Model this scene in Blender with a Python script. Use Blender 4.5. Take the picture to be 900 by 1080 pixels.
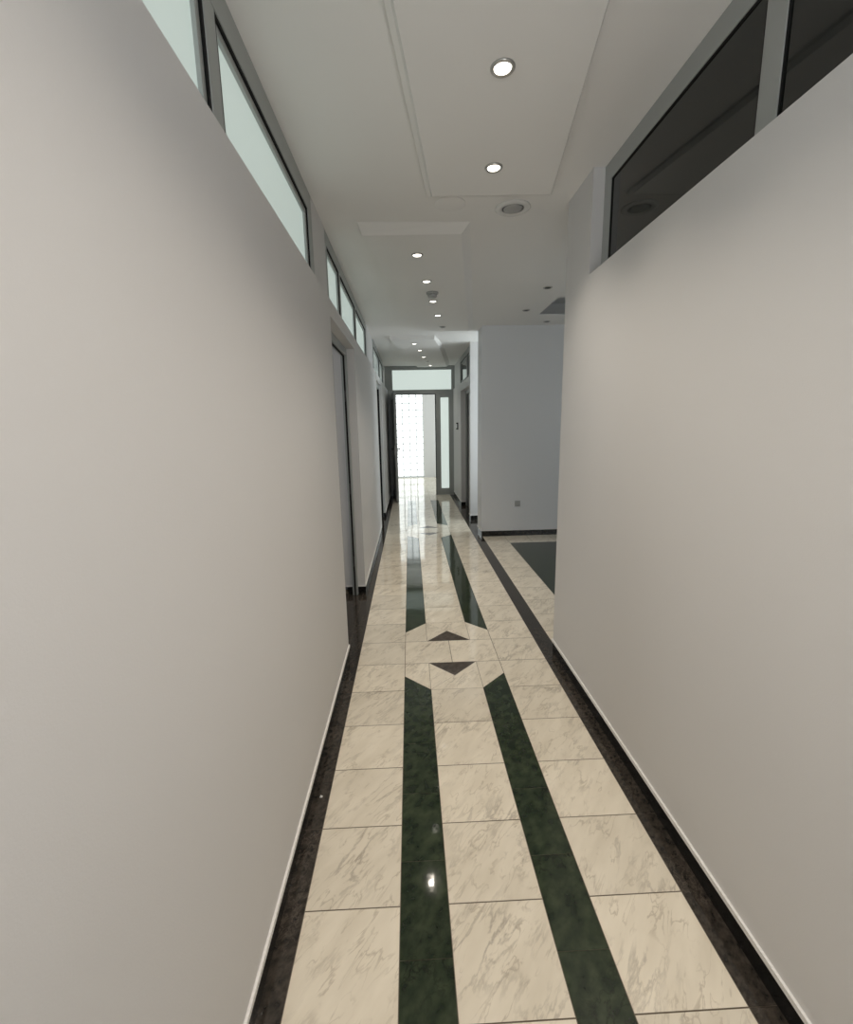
import bpy, bmesh, math, random
from mathutils import Vector, Matrix
random.seed(7)
S = bpy.context.scene
for o in list(bpy.data.objects):
    bpy.data.objects.remove(o, do_unlink=True)
COL = S.collection
R = math.radians

# ------------------------------------------------------------------ camera
F_PX, PITCH, YAW, ROLL = 477.0, R(10.876), R(1.901), R(-1.132)
cam = bpy.data.cameras.new('camera')
cam.sensor_fit = 'HORIZONTAL'; cam.sensor_width = 36.0
cam.lens = F_PX / 900.0 * 36.0
cam.clip_start = 0.02
co = bpy.data.objects.new('camera', cam); COL.objects.link(co); S.camera = co
fw = Vector((math.sin(YAW)*math.cos(PITCH), math.cos(YAW)*math.cos(PITCH), -math.sin(PITCH)))
rt = Vector((math.cos(YAW), -math.sin(YAW), 0)); up = rt.cross(fw)
r2 = math.cos(ROLL)*rt + math.sin(ROLL)*up
u2 = -math.sin(ROLL)*rt + math.cos(ROLL)*up
M = Matrix((r2, u2, -fw)).transposed().to_4x4(); M.translation = (0, 0, 1.5)
co.matrix_world = M

# ------------------------------------------------------------------ world, light, exposure
S.view_settings.view_transform = 'Standard'; S.view_settings.look = 'None'
S.view_settings.gamma = 1.0; S.view_settings.use_curve_mapping = False
S.view_settings.exposure = 0.20
w = bpy.data.worlds.new('world'); S.world = w; w.use_nodes = True
w.node_tree.nodes['Background'].inputs[0].default_value = (0.80, 0.88, 1.0, 1)
w.node_tree.nodes['Background'].inputs[1].default_value = 0.25

def area(name, loc, rot, sx, sy, energy, color, spread=180):
    l = bpy.data.lights.new(name, 'AREA'); l.shape = 'RECTANGLE'; l.size = sx; l.size_y = sy
    l.energy = energy; l.color = color; l.spread = R(spread)
    o = bpy.data.objects.new(name, l); COL.objects.link(o); o.location = loc; o.rotation_euler = rot
    return o
DAY = (0.90, 0.98, 1.0)
# daylight of the niche window; end room and rear areas are added unseen fills
area('end_room_fill', (2.10, 11.6, 1.5), (0, R(90), 0), 2.2, 2.4, 36, DAY)
area('niche_daylight', (1.95, 6.68, 1.5), (0, R(90), 0), 2.2, 0.6, 14, DAY)
area('rear_bounce_fill', (0.44, -1.75, 1.30), (R(166), 0, R(-10)), 0.8, 1.2, 32, (0.96, 0.97, 1.0))

area('side_room_fill', (-1.93, 3.66, 1.45), (0, R(-90), 0), 2.0, 0.42, 5, (0.96, 0.98, 1.0))  # unseen lamp added to brighten the end of the right wall
area('lobby_fill', (2.9, 2.82, 1.5), (R(90), 0, 0), 1.8, 1.8, 11, (0.88, 0.95, 1.0))  # unseen fill added to brighten the back wall of the lobby

SPOT_W, SPOT_COL = 23.0, (1.0, 0.89, 0.76)

# ------------------------------------------------------------------ node helpers
def mat(name):
    m = bpy.data.materials.new(name); m.use_nodes = True
    return m, m.node_tree.nodes, m.node_tree.links, m.node_tree.nodes['Principled BSDF']
def plain(name, col, rough=0.5, metal=0.0, bump=0.0, bscale=200, spec=0.5, vary=0.0):
    m, n, l, b = mat(name)
    b.inputs['Roughness'].default_value = rough; b.inputs['Metallic'].default_value = metal
    b.inputs['Specular IOR Level'].default_value = spec
    tc = n.new('ShaderNodeTexCoord')
    nz = n.new('ShaderNodeTexNoise'); nz.inputs['Scale'].default_value = bscale; nz.inputs['Detail'].default_value = 3
    l.new(tc.outputs['Object'], nz.inputs['Vector'])
    if bump:
        bp = n.new('ShaderNodeBump'); bp.inputs['Strength'].default_value = bump; bp.inputs['Distance'].default_value = 0.002
        l.new(nz.outputs['Fac'], bp.inputs['Height']); l.new(bp.outputs['Normal'], b.inputs['Normal'])
    n2 = n.new('ShaderNodeTexNoise'); n2.inputs['Scale'].default_value = 2.5
    l.new(tc.outputs['Object'], n2.inputs['Vector'])
    mx = n.new('ShaderNodeMix'); mx.data_type = 'RGBA'
    mx.inputs['A'].default_value = tuple(c*(1-vary) for c in col)+(1,); mx.inputs['B'].default_value = tuple(min(1, c*(1+vary)) for c in col)+(1,)
    l.new(n2.outputs['Fac'], mx.inputs['Factor']); l.new(mx.outputs['Result'], b.inputs['Base Color'])
    return m

M_WALL = plain('wall_paint', (0.695, 0.690, 0.685), 0.55, bump=0.12, bscale=260, vary=0.012, spec=0.3)
M_LOBBY = plain('lobby_paint', (0.78, 0.79, 0.80), 0.55, bump=0.1, bscale=260, vary=0.012, spec=0.3)
M_BEAD = plain('white_plaster_bead', (0.86, 0.85, 0.83), 0.45, bump=0.05, vary=0.02)
M_CEIL = plain('ceiling_paint', (0.87, 0.865, 0.845), 0.7, bump=0.05, bscale=300, vary=0.01, spec=0.2)
M_ALU = plain('grey_aluminium', (0.40, 0.42, 0.41), 0.42, metal=0.25, vary=0.03)
M_ALU2 = plain('light_grey_sash', (0.50, 0.51, 0.50), 0.40, metal=0.25, vary=0.03)
M_GASKET = plain('black_rubber', (0.012, 0.012, 0.012), 0.7, spec=0.2)
M_DOOR = plain('door_laminate', (0.15, 0.155, 0.165), 0.4, vary=0.03)
M_DARKDOOR = plain('dark_door_laminate', (0.035, 0.037, 0.036), 0.4, vary=0.05)
M_STEEL = plain('brushed_steel', (0.55, 0.54, 0.52), 0.28, metal=0.9)
M_BLACKMETAL = plain('black_metal', (0.02, 0.02, 0.02), 0.35)
M_WHITEPL = plain('white_plastic', (0.75, 0.75, 0.73), 0.35)
M_GREYPL = plain('grey_plastic', (0.42, 0.42, 0.41), 0.4)
M_DARKIN = plain('unlit_reflector', (0.05, 0.05, 0.05), 0.25, metal=0.4)
M_GROUT = plain('grout', (0.15, 0.12, 0.085), 0.8, vary=0.1)

def emit(name, col, s, base=(0.8, 0.8, 0.8), rough=0.3, noise=0.0, nscale=3.0):
    m, n, l, b = mat(name)
    b.inputs['Base Color'].default_value = base+(1,); b.inputs['Roughness'].default_value = rough
    b.inputs['Emission Color'].default_value = col+(1,); b.inputs['Emission Strength'].default_value = s
    if noise:
        tc = n.new('ShaderNodeTexCoord'); nz = n.new('ShaderNodeTexNoise'); nz.inputs['Scale'].default_value = nscale
        l.new(tc.outputs['Object'], nz.inputs['Vector'])
        mr = n.new('ShaderNodeMapRange'); mr.inputs['To Min'].default_value = s*(1-noise); mr.inputs['To Max'].default_value = s*(1+noise)
        l.new(nz.outputs['Fac'], mr.inputs['Value']); l.new(mr.outputs['Result'], b.inputs['Emission Strength'])
    return m
M_FROST = emit('frosted_glass_daylit', (0.84, 1.0, 0.93), 0.33, (0.50, 0.55, 0.53), 0.25)
M_FROST_DIM = emit('frosted_glass_dim', (0.86, 1.0, 0.95), 0.16, (0.45, 0.48, 0.47), 0.2)
M_PANE_GREY = plain('frosted_glass_unlit', (0.48, 0.51, 0.50), 0.2)
M_FROST_FAR = emit('frosted_glass_end', (0.88, 1.0, 0.94), 0.52, (0.50, 0.55, 0.52), 0.12)
M_BLOCK = emit('glass_block_daylit', (0.94, 1.0, 0.98), 1.9, (0.25, 0.27, 0.27), 0.15, noise=0.25, nscale=4)
M_MORTAR = emit('glass_block_mortar', (0.85, 0.95, 0.97), 0.24, (0.25, 0.26, 0.26), 0.7)  # joints glow: some of the window's daylight is put into their emission
M_BULB = emit('halogen_bulb', (1.0, 0.93, 0.80), 4.0)
M_DARKGLASS = plain('dark_window_glass', (0.012, 0.014, 0.012), 0.04, spec=0.5)

def stone(name, c0, c1, vein, scale, vein_amt, rough, tilt, an=1.5, fine=0.0):
    """polished stone; every tile carries its own random value in the attribute 'tile'"""
    m, n, l, b = mat(name)
    tc = n.new('ShaderNodeTexCoord'); at = n.new('ShaderNodeAttribute'); at.attribute_name = 'tile'
    off = n.new('ShaderNodeVectorMath'); off.operation = 'MULTIPLY_ADD'
    off.inputs[1].default_value = (37, 53, 19)
    l.new(at.outputs['Color'], off.inputs[0]); l.new(tc.outputs['Object'], off.inputs[2])
    mp = n.new('ShaderNodeMapping'); mp.inputs['Rotation'].default_value = (0, 0, R(-38)); mp.vector_type = 'TEXTURE'; mp.inputs['Scale'].default_value = (1.0, an, 1)
    l.new(off.outputs['Vector'], mp.inputs['Vector'])
    nz = n.new('ShaderNodeTexNoise'); nz.inputs['Scale'].default_value = scale; nz.inputs['Detail'].default_value = 7; nz.inputs['Roughness'].default_value = 0.62; nz.inputs['Distortion'].default_value = 0.4
    l.new(mp.outputs['Vector'], nz.inputs['Vector'])
    # veins : thin bands where the noise passes 0.5
    sb = n.new('ShaderNodeMath'); sb.operation = 'SUBTRACT'; sb.inputs[1].default_value = 0.5; l.new(nz.outputs['Fac'], sb.inputs[0])
    ab = n.new('ShaderNodeMath'); ab.operation = 'ABSOLUTE'; l.new(sb.outputs[0], ab.inputs[0])
    mr = n.new('ShaderNodeMapRange'); mr.inputs['From Min'].default_value = 0.0; mr.inputs['From Max'].default_value = 0.035
    mr.inputs['To Min'].default_value = 1; mr.inputs['To Max'].default_value = 0; l.new(ab.outputs[0], mr.inputs['Value'])
    # veins only in patches
    pn = n.new('ShaderNodeTexNoise'); pn.inputs['Scale'].default_value = 5; pn.inputs['Detail'].default_value = 2; l.new(off.outputs['Vector'], pn.inputs['Vector'])
    pr = n.new('ShaderNodeMapRange'); pr.inputs['From Min'].default_value = 0.42; pr.inputs['From Max'].default_value = 0.68
    pr.inputs['To Max'].default_value = vein_amt; l.new(pn.outputs['Fac'], pr.inputs['Value'])
    mu = n.new('ShaderNodeMath'); mu.operation = 'MULTIPLY'; l.new(mr.outputs['Result'], mu.inputs[0]); l.new(pr.outputs['Result'], mu.inputs[1])
    cl = n.new('ShaderNodeTexNoise'); cl.inputs['Scale'].default_value = scale*1.6; cl.inputs['Detail'].default_value = 6; l.new(mp.outputs['Vector'], cl.inputs['Vector'])
    cr = n.new('ShaderNodeMapRange'); cr.inputs['From Min'].default_value = 0.35; cr.inputs['From Max'].default_value = 0.68; l.new(cl.outputs['Fac'], cr.inputs['Value'])
    a = n.new('ShaderNodeMix'); a.data_type = 'RGBA'; a.inputs['A'].default_value = c0+(1,); a.inputs['B'].default_value = c1+(1,); l.new(cr.outputs['Result'], a.inputs['Factor'])
    v = n.new('ShaderNodeMix'); v.data_type = 'RGBA'; v.inputs['B'].default_value = vein+(1,); l.new(a.outputs['Result'], v.inputs['A']); l.new(mu.outputs[0], v.inputs['Factor'])
    if fine:                                             # a second net of short fine veins
        fn = n.new('ShaderNodeTexNoise'); fn.inputs['Scale'].default_value = scale*2.6; fn.inputs['Detail'].default_value = 5; fn.inputs['Distortion'].default_value = 0.6; l.new(mp.outputs['Vector'], fn.inputs['Vector'])
        f1 = n.new('ShaderNodeMath'); f1.operation = 'SUBTRACT'; f1.inputs[1].default_value = 0.53; l.new(fn.outputs['Fac'], f1.inputs[0])
        f2 = n.new('ShaderNodeMath'); f2.operation = 'ABSOLUTE'; l.new(f1.outputs[0], f2.inputs[0])
        f3 = n.new('ShaderNodeMapRange'); f3.inputs['From Max'].default_value = 0.03; f3.inputs['To Min'].default_value = fine; f3.inputs['To Max'].default_value = 0; l.new(f2.outputs[0], f3.inputs['Value'])
        f4 = n.new('ShaderNodeTexNoise'); f4.inputs['Scale'].default_value = 11; l.new(off.outputs['Vector'], f4.inputs['Vector'])
        f5 = n.new('ShaderNodeMapRange'); f5.inputs['From Min'].default_value = 0.42; f5.inputs['From Max'].default_value = 0.62; l.new(f4.outputs['Fac'], f5.inputs['Value'])
        f6 = n.new('ShaderNodeMath'); f6.operation = 'MULTIPLY'; l.new(f3.outputs['Result'], f6.inputs[0]); l.new(f5.outputs['Result'], f6.inputs[1])
        v2 = n.new('ShaderNodeMix'); v2.data_type = 'RGBA'; v2.inputs['B'].default_value = (vein[0]*1.25, vein[1]*1.2, vein[2]*1.1, 1); l.new(v.outputs['Result'], v2.inputs['A']); l.new(f6.outputs[0], v2.inputs['Factor']); v = v2
    sp = n.new('ShaderNodeSeparateColor'); l.new(at.outputs['Color'], sp.inputs[0])
    br = n.new('ShaderNodeMapRange'); br.inputs['To Min'].default_value = 0.93; br.inputs['To Max'].default_value = 1.05; l.new(sp.outputs[0], br.inputs['Value'])
    vm = n.new('ShaderNodeVectorMath'); vm.operation = 'SCALE'; l.new(v.outputs['Result'], vm.inputs[0]); l.new(br.outputs['Result'], vm.inputs['Scale'])
    l.new(vm.outputs['Vector'], b.inputs['Base Color'])
    b.inputs['Roughness'].default_value = rough
    # each slab lies a hair out of level, and the polish is wavy
    ge = n.new('ShaderNodeNewGeometry')
    ctr = n.new('ShaderNodeVectorMath'); ctr.operation = 'SUBTRACT'; ctr.inputs[1].default_value = (0.5, 0.5, 0.5); l.new(at.outputs['Color'], ctr.inputs[0])
    sc = n.new('ShaderNodeVectorMath'); sc.operation = 'SCALE'; sc.inputs['Scale'].default_value = tilt; l.new(ctr.outputs['Vector'], sc.inputs[0])
    ad = n.new('ShaderNodeVectorMath'); ad.operation = 'ADD'; l.new(ge.outputs['Normal'], ad.inputs[0]); l.new(sc.outputs['Vector'], ad.inputs[1])
    wn = n.new('ShaderNodeTexNoise'); wn.inputs['Scale'].default_value = 14; l.new(tc.outputs['Object'], wn.inputs['Vector'])
    bp = n.new('ShaderNodeBump'); bp.inputs['Strength'].default_value = 0.10; bp.inputs['Distance'].default_value = 0.0025
    l.new(wn.outputs['Fac'], bp.inputs['Height']); l.new(ad.outputs['Vector'], bp.inputs['Normal']); l.new(bp.outputs['Normal'], b.inputs['Normal'])
    return m
M_WHITE = stone('white_marble', (0.83, 0.765, 0.64), (0.74, 0.675, 0.555), (0.30, 0.26, 0.21), 11.0, 0.6, 0.06, 0.012, 3.6, 0.5)
M_GREEN = stone('green_marble', (0.012, 0.021, 0.011), (0.044, 0.060, 0.032), (0.005, 0.008, 0.004), 18.0, 0.85, 0.06, 0.006)
M_GRANITE = stone('brown_black_granite', (0.016, 0.014, 0.012), (0.060, 0.050, 0.040), (0.13, 0.105, 0.085), 42.0, 0.7, 0.12, 0.004)
M_SKIRT = stone('black_granite', (0.008, 0.008, 0.008), (0.020, 0.019, 0.018), (0.05, 0.045, 0.04), 30.0, 0.3, 0.18, 0.0)
M_TRI = stone('brown_marble', (0.060, 0.048, 0.040), (0.10, 0.082, 0.068), (0.02, 0.018, 0.015), 22.0, 0.5, 0.12, 0.004)

# ------------------------------------------------------------------ mesh helpers
class MB:
    def __init__(s): s.bm = bmesh.new(); s.mi = 0
    def box(s, x0, x1, y0, y1, z0, z1):
        if x1 < x0: x0, x1 = x1, x0
        if y1 < y0: y0, y1 = y1, y0
        if z1 < z0: z0, z1 = z1, z0
        v = [s.bm.verts.new(p) for p in ((x0,y0,z0),(x1,y0,z0),(x1,y1,z0),(x0,y1,z0),(x0,y0,z1),(x1,y0,z1),(x1,y1,z1),(x0,y1,z1))]
        for f in ((3,2,1,0),(4,5,6,7),(0,1,5,4),(1,2,6,5),(2,3,7,6),(3,0,4,7)):
            s.bm.faces.new([v[i] for i in f]).material_index = s.mi
        return s
    def loft(s, rings, cap0=True, cap1=True):
        vs = [[s.bm.verts.new(p) for p in r] for r in rings]; n = len(rings[0])
        for a, b in zip(vs, vs[1:]):
            for i in range(n):
                s.bm.faces.new((a[i], a[(i+1) % n], b[(i+1) % n], b[i])).material_index = s.mi
        if cap0: s.bm.faces.new(vs[0][::-1]).material_index = s.mi
        if cap1: s.bm.faces.new(vs[-1]).material_index = s.mi
        return s
    def lathe(s, prof, c=(0,0,0), n=40, axis='z'):
        rings = []
        for r, h in prof:
            ring = []
            for k in range(n):
                a = 2*math.pi*k/n; p = (r*math.cos(a), r*math.sin(a), h)
                if axis == 'x': p = (h, p[0], p[1])
                if axis == 'y': p = (p[0], h, p[1])
                ring.append((p[0]+c[0], p[1]+c[1], p[2]+c[2]))
            rings.append(ring)
        return s.loft(rings)
    def tube(s, pts, r, n=10):
        pts = [Vector(p) for p in pts]; rings = []
        for i, p in enumerate(pts):
            d = (pts[min(i+1, len(pts)-1)] - pts[max(i-1, 0)]).normalized()
            a = d.orthogonal().normalized() if i == 0 else (a0 - d*a0.dot(d)).normalized()
            a0 = a; b = d.cross(a)
            rings.append([tuple(p + r*(math.cos(2*math.pi*k/n)*a + math.sin(2*math.pi*k/n)*b)) for k in range(n)])
        return s.loft(rings)
    def build(s, name, mats, parent=None, smooth=False, bevel=0.0, kind=None, at=None):
        bmesh.ops.recalc_face_normals(s.bm, faces=s.bm.faces)
        me = bpy.data.meshes.new(name); s.bm.to_mesh(me); s.bm.free()
        for m in (mats if isinstance(mats, (list, tuple)) else [mats]): me.materials.append(m)
        if smooth:
            for p in me.polygons: p.use_smooth = True
        o = bpy.data.objects.new(name, me); COL.objects.link(o)
        if parent: o.parent = parent
        if at: o.location = at
        if bevel:
            b = o.modifiers.new('bevel', 'BEVEL'); b.width = bevel; b.segments = 2; b.limit_method = 'ANGLE'
        if kind: o['kind'] = kind
        return o
def empty(name, loc=(0,0,0), rot=(0,0,0)):
    o = bpy.data.objects.new(name, None); COL.objects.link(o); o.location = loc; o.rotation_euler = rot
    o.empty_display_size = 0.1
    return o
def tag(o, label=None, cat=None, group=None, kind=None):
    if label: o['label'] = label
    if cat: o['category'] = cat
    if group: o['group'] = group
    if kind: o['kind'] = kind
    return o
def copy_tree(o, parent=None):
    c = o.copy(); COL.objects.link(c)
    if parent: c.parent = parent
    for ch in list(o.children): copy_tree(ch, c)
    return c

# ------------------------------------------------------------------ dimensions
XL, XR, XF = -0.44, 0.92, 0.935        # corridor wall faces (left, near right, far right)
XU = -0.495                            # upper left frames and piers, set back behind the wall top
ZW, ZC, ZP = 2.225, 2.705, 2.67        # wall top, ceiling, underside of the dropped ceiling panels
SK = 0.068                             # skirting height
Y0, YE = -2.0, 9.75
YN0, YS = 0.8796, 0.29786              # first tile joint, tile length

# ------------------------------------------------------------------ floor
fl = MB(); tl = fl.bm.loops.layers.float_color.new('tile')
def tile(pts, mi, gap=0.0018):
    c = Vector((sum(p[0] for p in pts)/len(pts), sum(p[1] for p in pts)/len(pts), 0)); out = []
    n = len(pts); A = sum(pts[i][0]*pts[(i+1) % n][1]-pts[(i+1) % n][0]*pts[i][1] for i in range(n))
    if A < 0: pts = pts[::-1]
    for i in range(n):                                   # inset every edge by the joint's half width
        p0, p1, p2 = Vector(pts[i-1]), Vector(pts[i]), Vector(pts[(i+1) % n])
        d1, d2 = (p1-p0).normalized(), (p2-p1).normalized()
        n1, n2 = Vector((-d1.y, d1.x)), Vector((-d2.y, d2.x))
        b = (n1+n2); b = b/max(b.dot(n1), 0.2)
        out.append(p1+b*gap)
    f = fl.bm.faces.new([fl.bm.verts.new((p.x, p.y, 0)) for p in out]); f.material_index = mi
    col = (random.random(), random.random(), random.random(), 1)
    for lp in f.loops: lp[tl] = col
W_, G_, B_, T_, J_ = 0, 1, 2, 3, 4
def rect(x0, x1, y0, y1, mi, gap=0.0018): tile([(x0,y0),(x1,y0),(x1,y1),(x0,y1)], mi, gap)
C0, C1, C2, C3, C4, C5 = -0.371, -0.068, 0.085, 0.388, 0.539, 0.842
J = lambda k: YN0+YS*k
KMAX = 29                                               # last joint before the entrance
motifs = (5, 17)
def in_motif(k): return any(m <= k < m+3 for m in motifs)
for k in range(-10, 30):
    a, b = J(k), min(J(k+1), YE)
    if b <= a: continue
    rect(C0, C1, a, b, W_); rect(C4, C5, a, b, W_)
    if not in_motif(k): rect(C2, C3, a, b, W_)
def strip(x0, x1, ya, yb, sl0=None, sl1=None):
    """green strip from ya to yb, joints on the half tiles; sl0/sl1 = extra length of the outer side at the ends"""
    ks = [J(k+.5) for k in range(-12, 32) if ya+0.02 < J(k+.5) < yb-0.02]
    ys = [ya]+ks+[yb]
    outer_left = x0 == C1
    for i, (a, b) in enumerate(zip(ys, ys[1:])):
        al = ar = a; bl = br = b
        if i == 0 and sl0:
            if outer_left: al = a-sl0
            else: ar = a-sl0
        if i == len(ys)-2 and sl1:
            if outer_left: bl = b+sl1
            else: br = b+sl1
        tile([(x0,al),(x1,ar),(x1,br),(x0,bl)], G_, 0.0006)
H = YS*0.5
for x0, x1 in ((C1, C2), (C3, C4)):
    strip(x0, x1, -1.98, J(5), None, H)
    strip(x0, x1, J(8), J(17), H, H)
    strip(x0, x1, J(20), 9.05, H, None)
    rect(x0, x1, 9.05, J(29), W_); rect(x0, x1, J(29), YE, W_)
for m in motifs:
    a, b, c, d = J(m), J(m+1), J(m+2), J(m+3); mid = (C2+C3)/2
    tile([(C1,a+H),(C2,a),(C2,b),(C1,b)], W_); tile([(C3,a),(C4,a+H),(C4,b),(C3,b)], W_)
    tile([(C1,c),(C2,c),(C2,d),(C1,d-H)], W_); tile([(C3,c),(C4,c),(C4,d-H),(C3,d)], W_)
    rect(C1, mid, b, c, W_); rect(mid, C4, b, c, W_)
    e = 0.52*YS
    tile([(C2,b),(C3,b),(mid,b-e)], T_, 0.0006)
    tile([(C2,a),(C3,a),(C3,b),(mid,b-e)], W_, 0.0006); tile([(C2,a),(mid,b-e),(C2,b)], W_, 0.0006)
    tile([(C2,c),(C3,c),(mid,c+e)], T_, 0.0006)
    tile([(C2,d),(C3,d),(C3,c),(mid,c+e)], W_, 0.0006); tile([(C2,d),(mid,c+e),(C2,c)], W_, 0.0006)
# granite borders
for k in range(-5, 20):
    a, b = J(2*k), min(J(2*k+2), YE)
    if a < YE and b > -2.1:
        rect(XL-0.02, C0, a, b, B_, 0.0005); rect(C5, 0.952, a, b, B_, 0.0005)
for a, b in ((2.78, 3.95), (6.35, 7.5)): rect(XL-0.75, XL-0.02, a, b, B_, 0.0005)      # door recesses on the left
rect(0.952, 2.3, 6.25, 7.10, B_, 0.0005); rect(0.952, 2.0, 7.15, 8.40, B_, 0.0005)     # niche and door recess on the right
# lobby floor : pale border, dark green field
for i in range(17):
    a, b = 2.76-1.5+0.3*i, min(2.76-1.5+0.3*(i+1), 5.96)
    if a < 5.96 and b > 2.5: rect(0.952, 1.246, a, b, W_)
for i in range(11): rect(1.246+0.3*i, 1.546+0.3*i, 5.565, 5.96, W_)
for i in range(6):
    for j in range(7):
        a = 5.565-0.45*(j+1); rect(1.246+0.56*i, 1.246+0.56*(i+1), max(a, 2.62), 5.565-0.45*j, G_, 0.0006) if 5.565-0.45*j > 2.63 else None
# far room
for i in range(-7, 8):
    for j in range(12): rect(0.085+0.3*i, 0.385+0.3*i, YE+0.3*j, YE+0.3*(j+1), W_)
fl.mi = J_
for x0, x1, y0, y1 in ((-1.3, 4.7, -2.1, 13.6),):
    f = fl.bm.faces.new([fl.bm.verts.new(p) for p in ((x0,y0,-0.0012),(x1,y0,-0.0012),(x1,y1,-0.0012),(x0,y1,-0.0012))]); f.material_index = J_
fl.box(-3.0, 4.7, -2.1, 13.6, -0.12, -0.004)
fl.build('floor', [M_WHITE, M_GREEN, M_GRANITE, M_TRI, M_GROUT], kind='structure')

# ------------------------------------------------------------------ ceiling and its dropped panels
c = MB(); c.box(-3.0, 4.7, -2.1, 4.70, ZC, ZC+0.12); c.box(-3.0, 1.495, 4.70, 5.43, ZC, ZC+0.12); c.box(4.2, 4.7, 4.70, 5.43, ZC, ZC+0.12); c.box(-3.0, 4.7, 5.98, 13.6, ZC, ZC+0.12); c.box(-3.0, 1.495, 5.43, 5.98, ZC, ZC+0.12); c.box(1.495, 4.7, 5.43, 5.98, ZC, ZC+0.012)
c.box(1.40, 4.3, 4.6, 6.1, ZC+0.25, ZC+0.3); c.box(1.40, 4.3, 5.97, 6.1, ZC+0.01, ZC+0.26); c.box(1.40, 4.3, 4.6, 4.70, ZC+0.01, ZC+0.26); c.box(1.40, 1.496, 4.6, 6.1, ZC+0.01, ZC+0.26); c.box(4.2, 4.3, 4.6, 6.1, ZC+0.01, ZC+0.26); c.build('ceiling', M_CEIL, kind='structure')
Z3 = 2.655
def panel(name, rings):
    p = MB(); p.loft(rings); return p.build(name, M_CEIL, kind='structure')
z1, z2 = ZP+0.014, ZP+0.019
KP = (ZP-1.5)/1.15
def ring(pts, z): return [(x*(z-1.5)/1.15, y*(z-1.5)/1.15, z) if z < ZC-0.01 else (x, y, z) for x, y in pts]
zt = ZC+0.004
panel('ceiling_panel', [ring([(-0.412,-1.2),(0.156,-1.2),(0.756,2.560),(0.146,2.572)], ZP),
                        ring([(-0.420,-1.2),(0.158,-1.2),(0.758,2.562),(0.138,2.582)], z1),
                        ring([(-0.437,-1.2),(0.159,-1.2),(0.759,2.564),(0.121,2.586)], z2),
                        ring([(-0.454,-1.22),(0.164,-1.22),(0.774,2.618),(0.114,2.640)], zt)])
panel('ceiling_panel', [ring([(-0.262,3.060),(0.349,3.045),(0.773,5.977),(0.153,5.950)], ZP),
                        ring([(-0.285,2.993),(0.405,3.000),(0.845,6.040),(0.130,6.010)], zt)])
panel('ceiling_panel', [ring([(-0.240,6.477),(0.367,6.521),(0.466,7.057),(0.525,7.50),(0.591,8.00),(0.668,8.62),(0.755,9.243),(0.78,9.50),(0.19,9.50)], Z3),
                        ring([(-0.250,6.485),(0.378,6.525),(0.500,7.060),(0.570,7.48),(0.645,7.97),(0.730,8.60),(0.820,9.240),(0.85,9.60),(0.17,9.60)], zt)])

# ------------------------------------------------------------------ walls
def skirt_wall(wl, x0, x1, y0, y1, z1=ZW): wl.box(x0, x1, y0, y1, SK+0.001, z1)
wl = MB()
wl.box(-0.62, XL, Y0, 2.79, SK, ZW)                       # near run
wl.box(-0.62, XL, 2.79, 3.94, 2.13, ZW)                   # lintel above door
wl.box(-0.62, XL, 3.94, 6.40, SK, ZW)
wl.box(-0.62, XL, 6.40, 7.48, 2.13, ZW)
wl.box(-0.62, XL, 7.48, YE+0.05, SK, ZW)
wl.box(-0.62, XU, 2.69, 3.08, ZW-0.001, ZC+0.002)         # piers between the high windows
wl.box(-0.62, XU, 5.76, 6.72, ZW-0.001, ZC+0.002)
wl.box(-0.62, XU, 9.05, YE+0.05, ZW-0.001, ZC+0.002)
wl.build('wall_left', M_WALL, kind='structure')
wr = MB()
wr.box(XR, 1.10, Y0, 2.42, SK, ZW)
wr.box(XR, 1.10, 2.42, 2.77, SK, ZC+0.002)
wr.build('wall_right', M_WALL, kind='structure')
wf = MB()
wf.box(XF, 1.16, 7.05, 7.20, SK, ZC+0.002)
wf.box(XF, 1.07, 7.20, 8.36, 2.09, ZW)
wf.box(XF, 1.07, 8.36, YE+0.05, SK, ZW)
wf.box(XF+0.03, 1.07, 8.72, YE+0.05, ZW-0.001, ZC+0.002)
wf.build('wall_right_far', M_WALL, kind='structure')
wb = MB(); wb.box(XF, 4.5, 5.95, 6.28, SK, ZC+0.002); wb.build('wall_lobby', M_LOBBY, kind='structure')
# enclosing walls of the rooms around the corridor
we = MB(); we.box(4.5, 4.7, 2.6, 6.3, -0.004, ZC+0.002); we.build('wall_lobby_side', M_WALL, kind='structure')
we = MB(); we.box(1.10, 4.7, 2.60, 2.77, -0.004, ZC+0.002); we.build('wall_lobby_near', M_WALL, kind='structure')
we = MB(); we.box(1.16, 2.15, 7.05, 7.20, -0.004, ZC+0.002); we.box(2.0, 2.15, 6.28, 7.05, -0.004, ZC+0.002); we.build('wall_niche', M_WALL, kind='structure')
we = MB(); we.box(-2.0, -0.62, 2.60, 2.78, -0.004, ZC); we.box(-2.0, -0.62, 4.98, 5.10, -0.004, ZC); we.box(-2.12, -2.0, 2.6, 5.1, -0.004, ZC); we.build('wall_side_room', M_WALL, kind='structure')
we = MB()
we.box(-2.3, -0.995, 13.24, 13.40, -0.004, ZC+0.002); we.box(0.392, 2.3, 13.24, 13.40, -0.004, ZC+0.002); we.box(-0.995, 0.392, 13.24, 13.40, 2.52, ZC+0.002)
we.box(-2.45, -2.3, 9.8, 13.4, -0.004, ZC+0.002); we.box(2.3, 2.45, 9.8, 13.4, -0.004, ZC+0.002)
we.box(-2.3, -0.62, 9.80, 9.92, -0.004, ZC+0.002); we.box(1.07, 2.3, 9.80, 9.92, -0.004, ZC+0.002)
we.build('wall_end_room', M_WALL, kind='structure')

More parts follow.
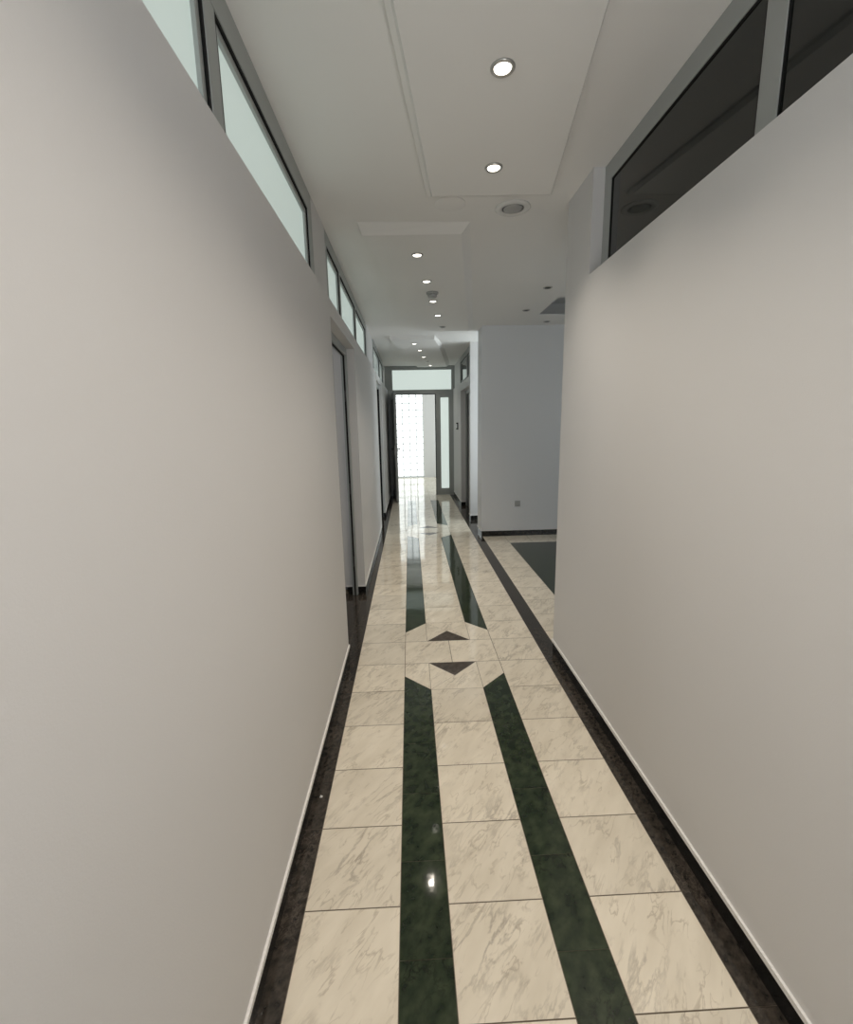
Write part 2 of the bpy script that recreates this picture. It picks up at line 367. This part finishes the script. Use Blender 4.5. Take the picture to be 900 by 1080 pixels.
# skirting, with the white plaster lip the walls end in
def skirting(name, runs, lips):
    s = MB()
    for r in runs: s.box(*r)
    s.build(name, M_SKIRT, kind='structure')
    s = MB()
    for r in lips: s.box(*r)
    s.build('trim_'+name.split('_', 1)[1], M_BEAD, kind='structure')
sx = XL+0.003
skirting('baseboard_left', [(-0.60, sx, Y0, 2.785, -0.004, SK), (-0.60, sx, 3.945, 6.39, -0.004, SK), (-0.60, sx, 7.485, YE, -0.004, SK)],
         [(-0.61, XL+0.008, Y0, 2.794, SK, SK+0.016), (-0.61, XL+0.006, 3.936, 6.40, SK, SK+0.014), (-0.61, XL+0.006, 7.476, YE, SK, SK+0.014), (XL-0.02, XL+0.006, 6.385, 6.405, SK, 2.225)])
skirting('baseboard_right', [(XR-0.003, 1.09, Y0, 2.765, -0.004, SK)], [(XR-0.008, 1.09, Y0, 2.776, SK, SK+0.016)])
skirting('baseboard_lobby', [(XF+0.004, 4.5, 5.938, 6.27, -0.004, SK+0.004)], [(XF-0.006, 4.5, 5.946, 6.286, SK+0.004, SK+0.015)])
skirting('baseboard_right_far', [(XF+0.003, 1.15, 7.053, 7.197, -0.004, SK), (XF-0.003, 1.06, 8.363, YE, -0.004, SK)],
         [(XF-0.006, 1.16, 7.044, 7.205, SK, SK+0.014), (XF-0.006, 1.06, 8.354, YE, SK, SK+0.014)])

# ------------------------------------------------------------------ high windows
def high_window(name, xf, sgn, y0, y1, z0, z1, mulls, glass, sill=True, fw_=0.085, ft=0.095, mw=0.075, sash=0.024, gk=0.011):
    """frame face at x = xf; sgn = direction away from the corridor"""
    root = empty(name, (xf, (y0+y1)/2, z0)); root['kind'] = 'structure'
    ox, oy, oz = root.location
    B = lambda m, a, b, c_, d, e, f: m.box(a-ox, b-ox, c_-oy, d-oy, e-oz, f-oz)
    f = MB(); d = 0.07*sgn
    B(f, xf, xf+d, y0, y1, z1-ft, z1); B(f, xf, xf+d, y0, y1, z0, z0+0.035)
    B(f, xf, xf+d, y0, y0+fw_, z0+0.035, z1-ft); B(f, xf, xf+d, y1-fw_, y1, z0+0.035, z1-ft)
    f.build('window_frame', M_ALU, root, bevel=0.002)
    edges = [y0+fw_]+[m for mm in mulls for m in (mm-mw/2, mm+mw/2)]+[y1-fw_]
    for mm in mulls:
        m = MB(); B(m, xf+0.001*sgn, xf+d, mm-mw/2, mm+mw/2, z0+0.035, z1-ft); m.build('mullion', M_ALU, root, bevel=0.002)
    for a, b in zip(edges[::2], edges[1::2]):
        g = gk; zz0, zz1 = z0+0.035, z1-ft
        k = MB(); xa, xb = xf+0.004*sgn, xf+0.06*sgn
        B(k, xa, xb, a, a+g, zz0, zz1); B(k, xa, xb, b-g, b, zz0, zz1); B(k, xa, xb, a+g, b-g, zz1-g, zz1); B(k, xa, xb, a+g, b-g, zz0, zz0+g)
        k.build('gasket', M_GASKET, root)
        xa = xf+0.010*sgn; a2, b2, c2, d2 = a+g, b-g, zz0+g, zz1-g
        s = MB()
        if sash > 0.002:
         B(s, xa, xb, a2, a2+sash, c2, d2); B(s, xa, xb, b2-sash, b2, c2, d2); B(s, xa, xb, a2+sash, b2-sash, d2-sash, d2); B(s, xa, xb, a2+sash, b2-sash, c2, c2+sash)
         s.build('sash', M_ALU, root, bevel=0.002)
        gd = 0.022 if sash > 0.002 else 0.008
        p = MB(); B(p, xf+gd*sgn, xf+(gd+0.008)*sgn, a2+sash-0.002, b2-sash+0.002, c2+sash-0.002, d2-sash+0.002)
        p.build('pane', glass, root)
    return root
high_window('window_1', XU, -1, -1.5, 2.69, ZW-0.02, ZC, (0.30, 1.43), M_FROST)
high_window('window_2', XU, -1, 3.08, 5.76, ZW-0.02, ZC, (3.68, 4.68), M_FROST, fw_=0.06, ft=0.075, mw=0.05, sash=0.025)
high_window('window_3', XU+0.01, -1, 6.72, 9.05, ZW-0.02, ZC-0.005, (8.06,), M_FROST_DIM, fw_=0.06, ft=0.075, mw=0.05, sash=0.025)
high_window('window_4', 0.978, 1, -1.5, 2.44, ZW-0.03, ZC, (0.20, 1.36), M_DARKGLASS, fw_=0.091, ft=0.081, mw=0.076, sash=0.001, gk=0.006)
high_window('window_5', XF+0.03, 1, 7.20, 8.72, ZW-0.01, ZC, (7.72, ), M_DARKGLASS, fw_=0.06, ft=0.09, mw=0.05, sash=0.02)

# ------------------------------------------------------------------ glass block window of the end room
g = MB(); bs = 0.190; GJ = 0.014; gx0, gz0 = -0.985, 0.028
nx, nz = 7, 13
for i in range(nx):
    for j in range(nz):
        x0, zz = gx0+i*0.1965+GJ, gz0+j*bs+GJ; x1, z9 = x0+0.1965-2*GJ, zz+bs-2*GJ
        g.loft([[(x0,13.27,zz),(x1,13.27,zz),(x1,13.27,z9),(x0,13.27,z9)],
                [(x0,13.235,zz),(x1,13.235,zz),(x1,13.235,z9),(x0,13.235,z9)],
                [(x0+.012,13.226,zz+.012),(x1-.012,13.226,zz+.012),(x1-.012,13.226,z9-.012),(x0+.012,13.226,z9-.012)]], cap0=False)
gw = empty('window_6', (0, 0, 0)); gw['kind'] = 'structure'
g.build('glass_block', M_BLOCK, gw)
m = MB(); m.box(gx0-0.01, gx0+nx*0.1965+0.002, 13.245, 13.30, gz0-0.028, gz0+nz*bs+0.03); m.build('mortar', M_MORTAR, gw)

# ------------------------------------------------------------------ doors
# left door, opened into the side room
d1 = empty('door_1', (-0.52, 3.94, 0)); d1['kind'] = 'structure'
def B(m, o, a, b, c_, d, e, f): m.box(a-o.location.x, b-o.location.x, c_-o.location.y, d-o.location.y, e-o.location.z, f-o.location.z); return m
f = MB(); B(f, d1, -0.552, -0.505, 3.898, 3.942, 0, 2.13); B(f, d1, -0.60, -0.505, 2.792, 2.83, 0, 2.13); B(f, d1, -0.552, -0.505, 2.83, 3.898, 2.072, 2.13)
f.build('door_frame', M_ALU, d1, bevel=0.004)
f = MB(); B(f, d1, -0.534, -0.520, 3.892, 3.899, 0, 2.072); B(f, d1, -0.534, -0.520, 2.83, 3.892, 2.066, 2.073); f.build('gasket', M_GASKET, d1)
f = MB(); B(f, d1, -1.45, -0.556, 4.03, 4.07, 0.008, 2.10); f.build('leaf', M_DOOR, d1, bevel=0.003)
for z in (0.32, 0.97, 1.75):
    f = MB(); f.lathe([(0.007, z-0.045), (0.007, z+0.045)], (-0.527+0.52, 3.890-3.94, 0), 12); f.build('hinge', M_BLACKMETAL, d1)
# far left door, closed
d2 = empty('door_2', (-0.52, 7.48, 0)); d2['kind'] = 'structure'
f = MB(); B(f, d2, -0.56, -0.470, 7.42, 7.482, 0, 2.13); B(f, d2, -0.56, -0.470, 6.40, 6.45, 0, 2.13); B(f, d2, -0.56, -0.470, 6.45, 7.42, 2.07, 2.13); f.build('door_frame', M_ALU, d2, bevel=0.004)
f = MB(); B(f, d2, -0.59, -0.55, 6.45, 7.42, 0.005, 2.07); f.build('leaf', M_DOOR, d2)
f = MB(); B(f, d2, -0.520, -0.472, 7.408, 7.42, 0, 2.07); f.build('gasket', M_GASKET, d2)
# far right door, dark leaf
d3 = empty('door_3', (1.02, 8.36, 0)); d3['kind'] = 'structure'
f = MB(); B(f, d3, 1.02, 1.07, 8.30, 8.362, 0, 2.09); B(f, d3, 1.02, 1.07, 7.20, 7.25, 0, 2.09); B(f, d3, 1.02, 1.07, 7.25, 8.30, 2.03, 2.09); f.build('door_frame', M_ALU, d3, bevel=0.004)
f = MB(); B(f, d3, 1.045, 1.085, 7.25, 8.30, 0.005, 2.03); f.build('leaf', M_DARKDOOR, d3)
f = MB(); f.tube([(0.02, -1.04, 1.02), (-0.03, -1.04, 1.02), (-0.03, -0.93, 1.02)], 0.009); f.build('door_handle', M_STEEL, d3, smooth=True)
# entrance : grey aluminium frame with a frosted transom, a fixed side leaf and an open leaf
d4 = empty('door_4', (0.25, YE, 0)); d4['kind'] = 'structure'
f = MB(); x0, x1 = XL-0.05, XF+0.07; yA, yB = YE, YE+0.07
B(f, d4, x0, -0.332, yA, yB, 0, ZC); B(f, d4, 0.895, x1, yA, yB, 2.14, ZC); B(f, d4, 0.985, x1, yA, yB, 0, 2.14)
B(f, d4, -0.332, 0.895, yA, yB, 2.625, ZC); B(f, d4, -0.332, 0.895, yA, yB, 2.145, 2.228)
f.build('door_frame', M_ALU, d4, bevel=0.004)
f = MB(); B(f, d4, -0.334, 0.897, yA+0.03, yA+0.04, 2.226, 2.627); f.build('transom_pane', M_FROST_FAR, d4)
f = MB(); yA = YE+0.005; yB = YE+0.055
B(f, d4, 0.560, 0.662, yA, yB, 0.004, 2.142); B(f, d4, 0.833, 0.984, yA, yB, 0.004, 2.142); B(f, d4, 0.662, 0.833, yA, yB, 2.065, 2.142); B(f, d4, 0.662, 0.833, yA, yB, 0.004, 0.145)
sl = f.build('fixed_leaf', M_ALU, d4, bevel=0.004)
f = MB(); B(f, d4, 0.660, 0.835, yA+0.02, yA+0.03, 0.143, 2.067); f.build('leaf_pane', M_FROST_FAR, sl)
f = MB(); B(f, d4, 0.548, 0.562, yA-0.012, yB, 0.004, 2.142); B(f, d4, -0.325, 0.548, yA+0.02, yB, 2.130, 2.146); f.build('gasket', M_GASKET, d4)
# open leaf, hinged on the left jamb, swung towards the viewer
ol = MB(); L = 0.90; T = 0.045
ol.box(0, 0.11, -T, 0, 0.01, 2.13); ol.box(L-0.11, L, -T, 0, 0.01, 2.13); ol.box(0.11, L-0.11, -T, 0, 2.02, 2.13); ol.box(0.11, L-0.11, -T, 0, 0.01, 0.15)
lf = ol.build('open_leaf', M_ALU, d4, bevel=0.003)
lf.location = (-0.345-0.25, -0.01, 0); lf.rotation_euler = (0, 0, R(-83.5))
p = MB(); p.box(0.108, L-0.108, -0.030, -0.018, 0.148, 2.022); p.build('leaf_pane', M_PANE_GREY, lf)
h = MB()
h.tube([(L-0.06, 0.0, 1.05), (L-0.06, 0.055, 1.05), (L-0.17, 0.055, 1.05)], 0.011); h.tube([(L-0.06, -T, 1.05), (L-0.06, -T-0.055, 1.05), (L-0.17, -T-0.055, 1.05)], 0.011)
h.build('door_handle', M_BLACKMETAL, lf, smooth=True)
h = MB(); h.box(L-0.085, L-0.035, -0.001, 0.008, 0.93, 1.12); h.box(L-0.085, L-0.035, -T-0.008, -T+0.001, 0.93, 1.12); h.build('lock_plate', M_STEEL, lf, bevel=0.002)

# ------------------------------------------------------------------ downlights
def downlight(lit):
    root = empty('downlight')
    r = MB(); r.lathe([(0.0300, 0.0), (0.0415, 0.0), (0.0420, -0.003), (0.0385, -0.0070), (0.0320, -0.0065), (0.0290, -0.002)], n=48)
    r.build('trim_ring', M_STEEL, root, smooth=True)
    b = MB(); b.lathe([(0.0295, -0.001), (0.0285, -0.0045), (0.020, -0.0070), (0.006, -0.0080)], n=40)
    b.build('bulb' if lit else 'reflector', M_BULB if lit else M_DARKIN, root, smooth=True)
    if lit:
        s = bpy.data.lights.new('downlight_beam', 'SPOT'); s.energy = SPOT_W; s.color = SPOT_COL; s.spot_size = R(108); s.spot_blend = 1.0; s.shadow_soft_size = 0.012
        so = bpy.data.objects.new('downlight_beam', s); COL.objects.link(so); so.parent = root; so.location = (0, 0, -0.02)
    return root
lit0 = downlight(True); off0 = downlight(False)
GA, GB = 'lit downlights in the ceiling', 'unlit downlights in the ceiling'
lit = [(0.337, 1.725, ZP, 'large glowing downlight nearest the viewer, in the front ceiling panel'),
       (0.415, 2.312, ZP, 'glowing downlight just before the round ceiling speaker'),
       (0.083, 3.385, ZP, 'glowing downlight first in the middle ceiling panel, well before the smoke detector'),
       (0.170, 3.965, ZP, 'glowing downlight in the middle panel directly in front of the smoke detector'),
       (0.253, 4.570, ZP, 'glowing downlight in the middle panel directly behind the smoke detector'),
       (0.332, 5.130, ZP, 'glowing downlight last lit in the middle panel, beside an unlit one'),
       (0.098, 6.820, ZP, 'small glowing downlight first in the far ceiling panel'),
       (0.190, 7.410, ZP, 'small glowing downlight second in the far ceiling panel'),
       (0.272, 8.110, ZP, 'small glowing downlight third in the far ceiling panel, before the dark one'),
       (0.440, 9.250, ZP, 'tiny glowing downlight right above the entrance glass')]
lit += [(0.259, 1.135, ZP, 'added unseen downlight continuing the front row right above the viewer'), (0.181, 0.545, ZP, 'added unseen downlight continuing the front row just behind the viewer'), (0.103, -0.045, ZP, 'added unseen downlight continuing the front row well behind the viewer')]  # out of view, added to light the near floor and walls
mid_beam = next(ch for ch in lit0.children if ch.type == 'LIGHT').data.copy(); mid_beam.spot_size = R(84); mid_beam.energy = 26.0
first_beam = mid_beam.copy(); first_beam.spot_size = R(88)
far_beam = next(ch for ch in lit0.children if ch.type == 'LIGHT').data.copy(); far_beam.energy = 9.0; far_beam.color = (1.0, 0.93, 0.84)
for i, (x, y, z, lab) in enumerate(lit):
    o = lit0 if i == 0 else copy_tree(lit0)
    o.location = (x*KP, y*KP, z); tag(o, lab, 'downlight', GA)
    if 3.0 < y < 6.0:                                    # the middle row has narrow beams
        for ch in o.children:
            if ch.type == 'LIGHT': ch.data = mid_beam if y > 3.8 else first_beam
    if y > 6.5:                                          # the far row burns lower
        o.location = (x*(Z3-1.5)/1.15, y*(Z3-1.5)/1.15, Z3)
        for ch in o.children:
            if ch.type == 'LIGHT': ch.data = far_beam
off = [(0.425, 5.715, ZP, 'dark unlit downlight at the far end of the middle ceiling panel'),
       (0.355, 8.680, ZP, 'tiny unlit downlight in the far panel between two glowing ones'),
       (1.286, 4.366, ZC, 'unlit downlight nearest in the lobby ceiling on the right'),
       (1.297, 5.190, ZC, 'unlit downlight in the lobby ceiling nearest the corridor corner'),
       (1.696, 5.759, ZC, 'unlit downlight in the lobby ceiling close against the grey wall')]
for i, (x, y, z, lab) in enumerate(off):
    o = off0 if i == 0 else copy_tree(off0)
    o.location = (x*(Z3-1.5)/1.15, y*(Z3-1.5)/1.15, Z3) if y > 8 else (x*KP, y*KP, z) if z == ZP else (x, y, z); tag(o, lab, 'downlight', GB)

# ------------------------------------------------------------------ other fittings
s = empty('ceiling_speaker', (0.620, 2.833, ZC))
q = MB(); q.lathe([(0.062, 0.0), (0.098, 0.0), (0.100, -0.004), (0.090, -0.010), (0.070, -0.012), (0.062, -0.006)], n=56); q.build('rim', M_WHITEPL, s, smooth=True)
q = MB(); q.lathe([(0.055, 0.0), (0.0635, 0.0), (0.0635, -0.006), (0.055, -0.006)], n=56); q.build('shadow_gap', M_GASKET, s)
q = MB(); q.lathe([(0.056, -0.001), (0.055, -0.009), (0.040, -0.013), (0.004, -0.015)], n=56); q.build('grille', M_GREYPL, s, smooth=True)
tag(s, 'round white ceiling speaker with grey grille beside the right wall end', 'speaker')
q = MB(); q.lathe([(0.085, 0.002), (0.085, -0.002), (0.082, -0.003), (0.004, -0.0032)], n=56)
o = q.build('cover_plate', M_CEIL, None, smooth=True, at=(0.258, 2.785, ZC)); tag(o, 'round blank ceiling cover plate half hidden behind the front ceiling panel', 'cover plate')
s = empty('smoke_detector', (0.236, 4.364, ZP))
q = MB(); q.lathe([(0.055, 0.001), (0.055, -0.012), (0.050, -0.016), (0.004, -0.016)], n=40); q.build('base', M_GREYPL, s, smooth=True)
q = MB(); q.lathe([(0.042, -0.015), (0.042, -0.034), (0.034, -0.044), (0.004, -0.047)], n=40); q.build('sensor_head', M_GREYPL, s, smooth=True)
tag(s, 'grey domed smoke detector hanging between two lit downlights', 'smoke detector')
s = empty('wall_switch', (XF, 8.94, 1.47))
q = MB(); q.box(-0.016, 0.001, -0.13, 0.13, -0.065, 0.065); q.build('frame', M_GASKET, s, bevel=0.004)
q = MB(); q.box(-0.022, -0.014, -0.085, 0.085, -0.042, 0.042); q.build('rocker', M_WHITEPL, s, bevel=0.002)
tag(s, 'black framed switch panel on the wall beside the entrance', 'switch')
s = empty('wall_outlet', (1.425, 5.95, 0.442))
q = MB(); q.box(-0.036, 0.036, -0.010, 0.001, -0.036, 0.036); q.build('plate', M_GREYPL, s, bevel=0.004)
q = MB(); q.lathe([(0.021, -0.0125), (0.024, -0.009)], n=32, axis='y'); q.build('socket', M_GREYPL, s)
tag(s, 'grey power outlet low on the grey lobby wall', 'outlet')
q = MB(); q.loft([[(-.006,-.004,0),(.005,-.006,0),(.007,.004,0),(-.003,.006,0)], [(-.003,-.002,.005),(.003,-.003,.006),(.004,.002,.004),(-.001,.003,.006)]])
o = q.build('plaster_chip', M_BEAD, None, at=(-0.405, 1.63, 0)); tag(o, 'tiny white plaster chip on the dark border by the left wall', 'chip')
